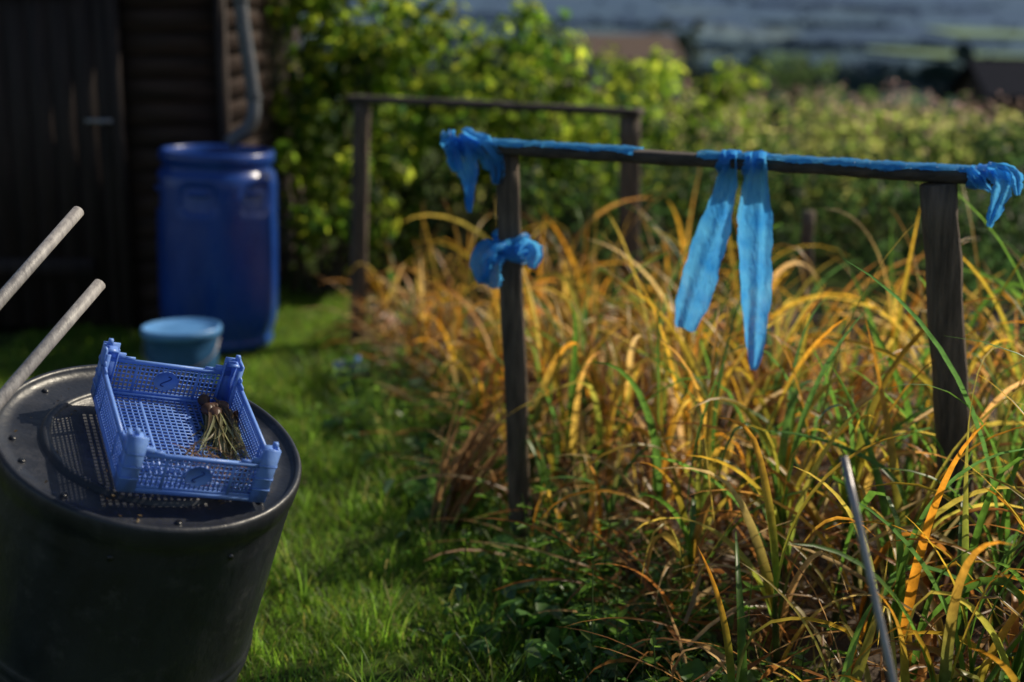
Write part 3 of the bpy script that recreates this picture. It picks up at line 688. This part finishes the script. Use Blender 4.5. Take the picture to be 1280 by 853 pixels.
for a,b in zip(xx,yy):
    z0=float(tz(a,b));H=rng.uniform(.8,1.18)*(1-.16*min(1,max(0,(a-2)/3)));ln=rng.normal(0,.07,2)
    P=np.array([(a,b,z0),(a+ln[0]*.4,b+ln[1]*.4,z0+H*.55),(a+ln[0],b+ln[1],z0+H)])
    g.add(*tube_geo(P,[.005,.004,.0015],4,False),np.array([.1,.08,.04]))
    q=14;t=rng.uniform(.25,.88,q)[:,None];Pp=P[0]+(P[2]-P[0])*t;az_=rng.uniform(0,6.28,q)
    up=np.stack([np.cos(az_),np.sin(az_),np.full(q,.2)],1);Nn=np.stack([0*az_,0*az_,np.ones(q)],1)+rng.normal(0,.6,(q,3))
    g.add(*leaves(Pp,Nn,rng.uniform(.06,.13,q),pal(q,[[.11,.17,.03],[.2,.25,.05],[.28,.27,.09]])*rng.uniform(.5,1.4),2.8,.4,up))
    if rng.random()<.5:
        q=8;t=rng.uniform(.8,1.02,q)[:,None];Pp=P[0]+(P[2]-P[0])*t
        g.add(*leaves(Pp+rng.normal(0,.008,(q,3)),dirs(q),rng.uniform(.02,.045,q),pal(q,[[.3,.2,.17],[.36,.26,.22],[.24,.14,.15]]),2,.2))
g.obj('willowherb_plants',M['leaf'])
def tree(name,x,y,H,Rr,cols,size,n):
    z0=float(tz(x,y))
    tr=resample([(x,y,z0-.1),(x+.03*H,y,z0+H*.3),(x,y,z0+H*.7)],8);tg=Geo();tg.add(*tube_geo(tr,np.linspace(.04*H,.012*H,8),8,False))
    bl=[]
    for k in range(9):
        d=dirs(1)[0];c=np.array([x,y,z0+H*.6])+d*np.array([Rr*.55,Rr*.55,H*.25]);bl.append((*c,Rr*.5,Rr*.5,H*.2));tg.add(*tube_geo(resample([tr[4],(tr[4]+c)/2+[0,0,.05*H],c],5),np.linspace(.018*H,.005*H,5),6,False))
    o=bush(name,bl,n,size,cols,None,M['leaf'],ground=z0)
    t=tg.obj('trunk',M['bark']);t.parent=o
DG=[[.012,.022,.016],[.018,.03,.02],[.03,.04,.025]]
tree('apple_tree',2.2,74,6.4,1.9,DG,.3,1200)
tree('apple_tree',9.3,84,7.4,2.4,DG,.3,1300)
tree('apple_tree',.2,70,5.2,2.2,DG,.3,1200)
tree('apple_tree',15,75,5.0,3.4,[[.05,.09,.03],[.08,.12,.04]],.3,1300)
tree('apple_tree',-5,62,5.6,3.2,DG,.3,1300)
bush('boundary_hedge',[(x,34+.03*x*x,float(tz(x,34))+.2+.35*math.sin(x*1.7),2.0,1,1.0) for x in np.arange(-6,24,2.4)],5000,.2,[[.05,.1,.02],[.1,.15,.03],[.14,.17,.05]],None,M['leaf'],ground=-2.2)

# ---------------------------------------------------------------- buildings
def gable(name,cx,cy,z0,w,d,hw,hr,wall,roof,ang=0,win=True,chim=False):
    e=empty(name,(cx,cy,z0));e.rotation_euler=(0,0,ang)
    V=[(-w/2,-d/2,0),(w/2,-d/2,0),(w/2,d/2,0),(-w/2,d/2,0),(-w/2,-d/2,hw),(w/2,-d/2,hw),(w/2,d/2,hw),(-w/2,d/2,hw),(-w/2,0,hw+hr),(w/2,0,hw+hr)]
    mesh_obj('walls',V,[(0,1,5,4),(2,3,7,6),(1,2,6,9,5),(3,0,4,8,7)],wall,None,False,e)
    o=.25;s=hr/(d/2)
    for k in(-1,1):
        V=[(-w/2-o,k*(d/2+o),hw-o*s+.03),(w/2+o,k*(d/2+o),hw-o*s+.03),(w/2+o,0,hw+hr+.03),(-w/2-o,0,hw+hr+.03)]
        q=mesh_obj('roof_slope',V,[(0,1,2,3)],roof,None,False,e);so=q.modifiers.new('s','SOLIDIFY');so.thickness=.1;so.offset=1 if k<0 else -1
    if win:
        g=Geo();g.add(*box((-w*.25,-d/2-.02,hw*.55),(w*.16,.06,hw*.35)));g.add(*box((w*.25,-d/2-.02,hw*.55),(w*.16,.06,hw*.35)));g.add(*box((0,-d/2-.02,hw*.4),(w*.12,.06,hw*.8)));g.obj('windows_and_door',M['dark'],False,e)
    if chim:
        g=Geo();g.add(*box((w*.3,0,hw+hr+.3),(.6,.6,1.4)));g.obj('chimney',M['tile'],False,e)
gable('cottage',6.0,80,-4.7,5.2,6,4.0,1.2,M['white'],M['tile'],.12,True,False)
gable('garden_shed',14.5,38,-1.95,4.6,3.0,1.6,.75,M['shed'],M['roof'],0,True)

# ---------------------------------------------------------------- light
el,az=D2R(37),D2R(64)
sd=Vector((math.sin(az)*math.cos(el),math.cos(az)*math.cos(el),math.sin(el)))
sun=bpy.data.lights.new('sun','SUN');sun.energy=5.0;sun.angle=D2R(.5);sun.color=(1,.88,.68)
so=bpy.data.objects.new('sun',sun);col.objects.link(so);so.rotation_euler=sd.to_track_quat('Z','Y').to_euler();so.location=(20,10,20)
w=bpy.data.worlds.new('World');scene.world=w;w.use_nodes=True;nt=w.node_tree
bg=nt.nodes['Background'];sky=nt.nodes.new('ShaderNodeTexSky');sky.sky_type='NISHITA';sky.sun_disc=False
sky.sun_elevation=el;sky.sun_rotation=az;nt.links.new(sky.outputs[0],bg.inputs['Color']);bg.inputs['Strength'].default_value=.085
# ---------------------------------------------------------------- camera
cd=bpy.data.cameras.new('camera');cam=bpy.data.objects.new('camera',cd);col.objects.link(cam)
cam.location=(0,0,1.65);cam.rotation_euler=(D2R(90-12.9),0,0);cd.lens=50;cd.sensor_width=36;cd.clip_end=12000;cd.clip_start=.05
cd.dof.use_dof=True;cd.dof.focus_distance=3.1;cd.dof.aperture_fstop=1.5;cd.dof.aperture_blades=0
scene.camera=cam
scene.view_settings.view_transform='Standard';scene.view_settings.look='None';scene.view_settings.exposure=0
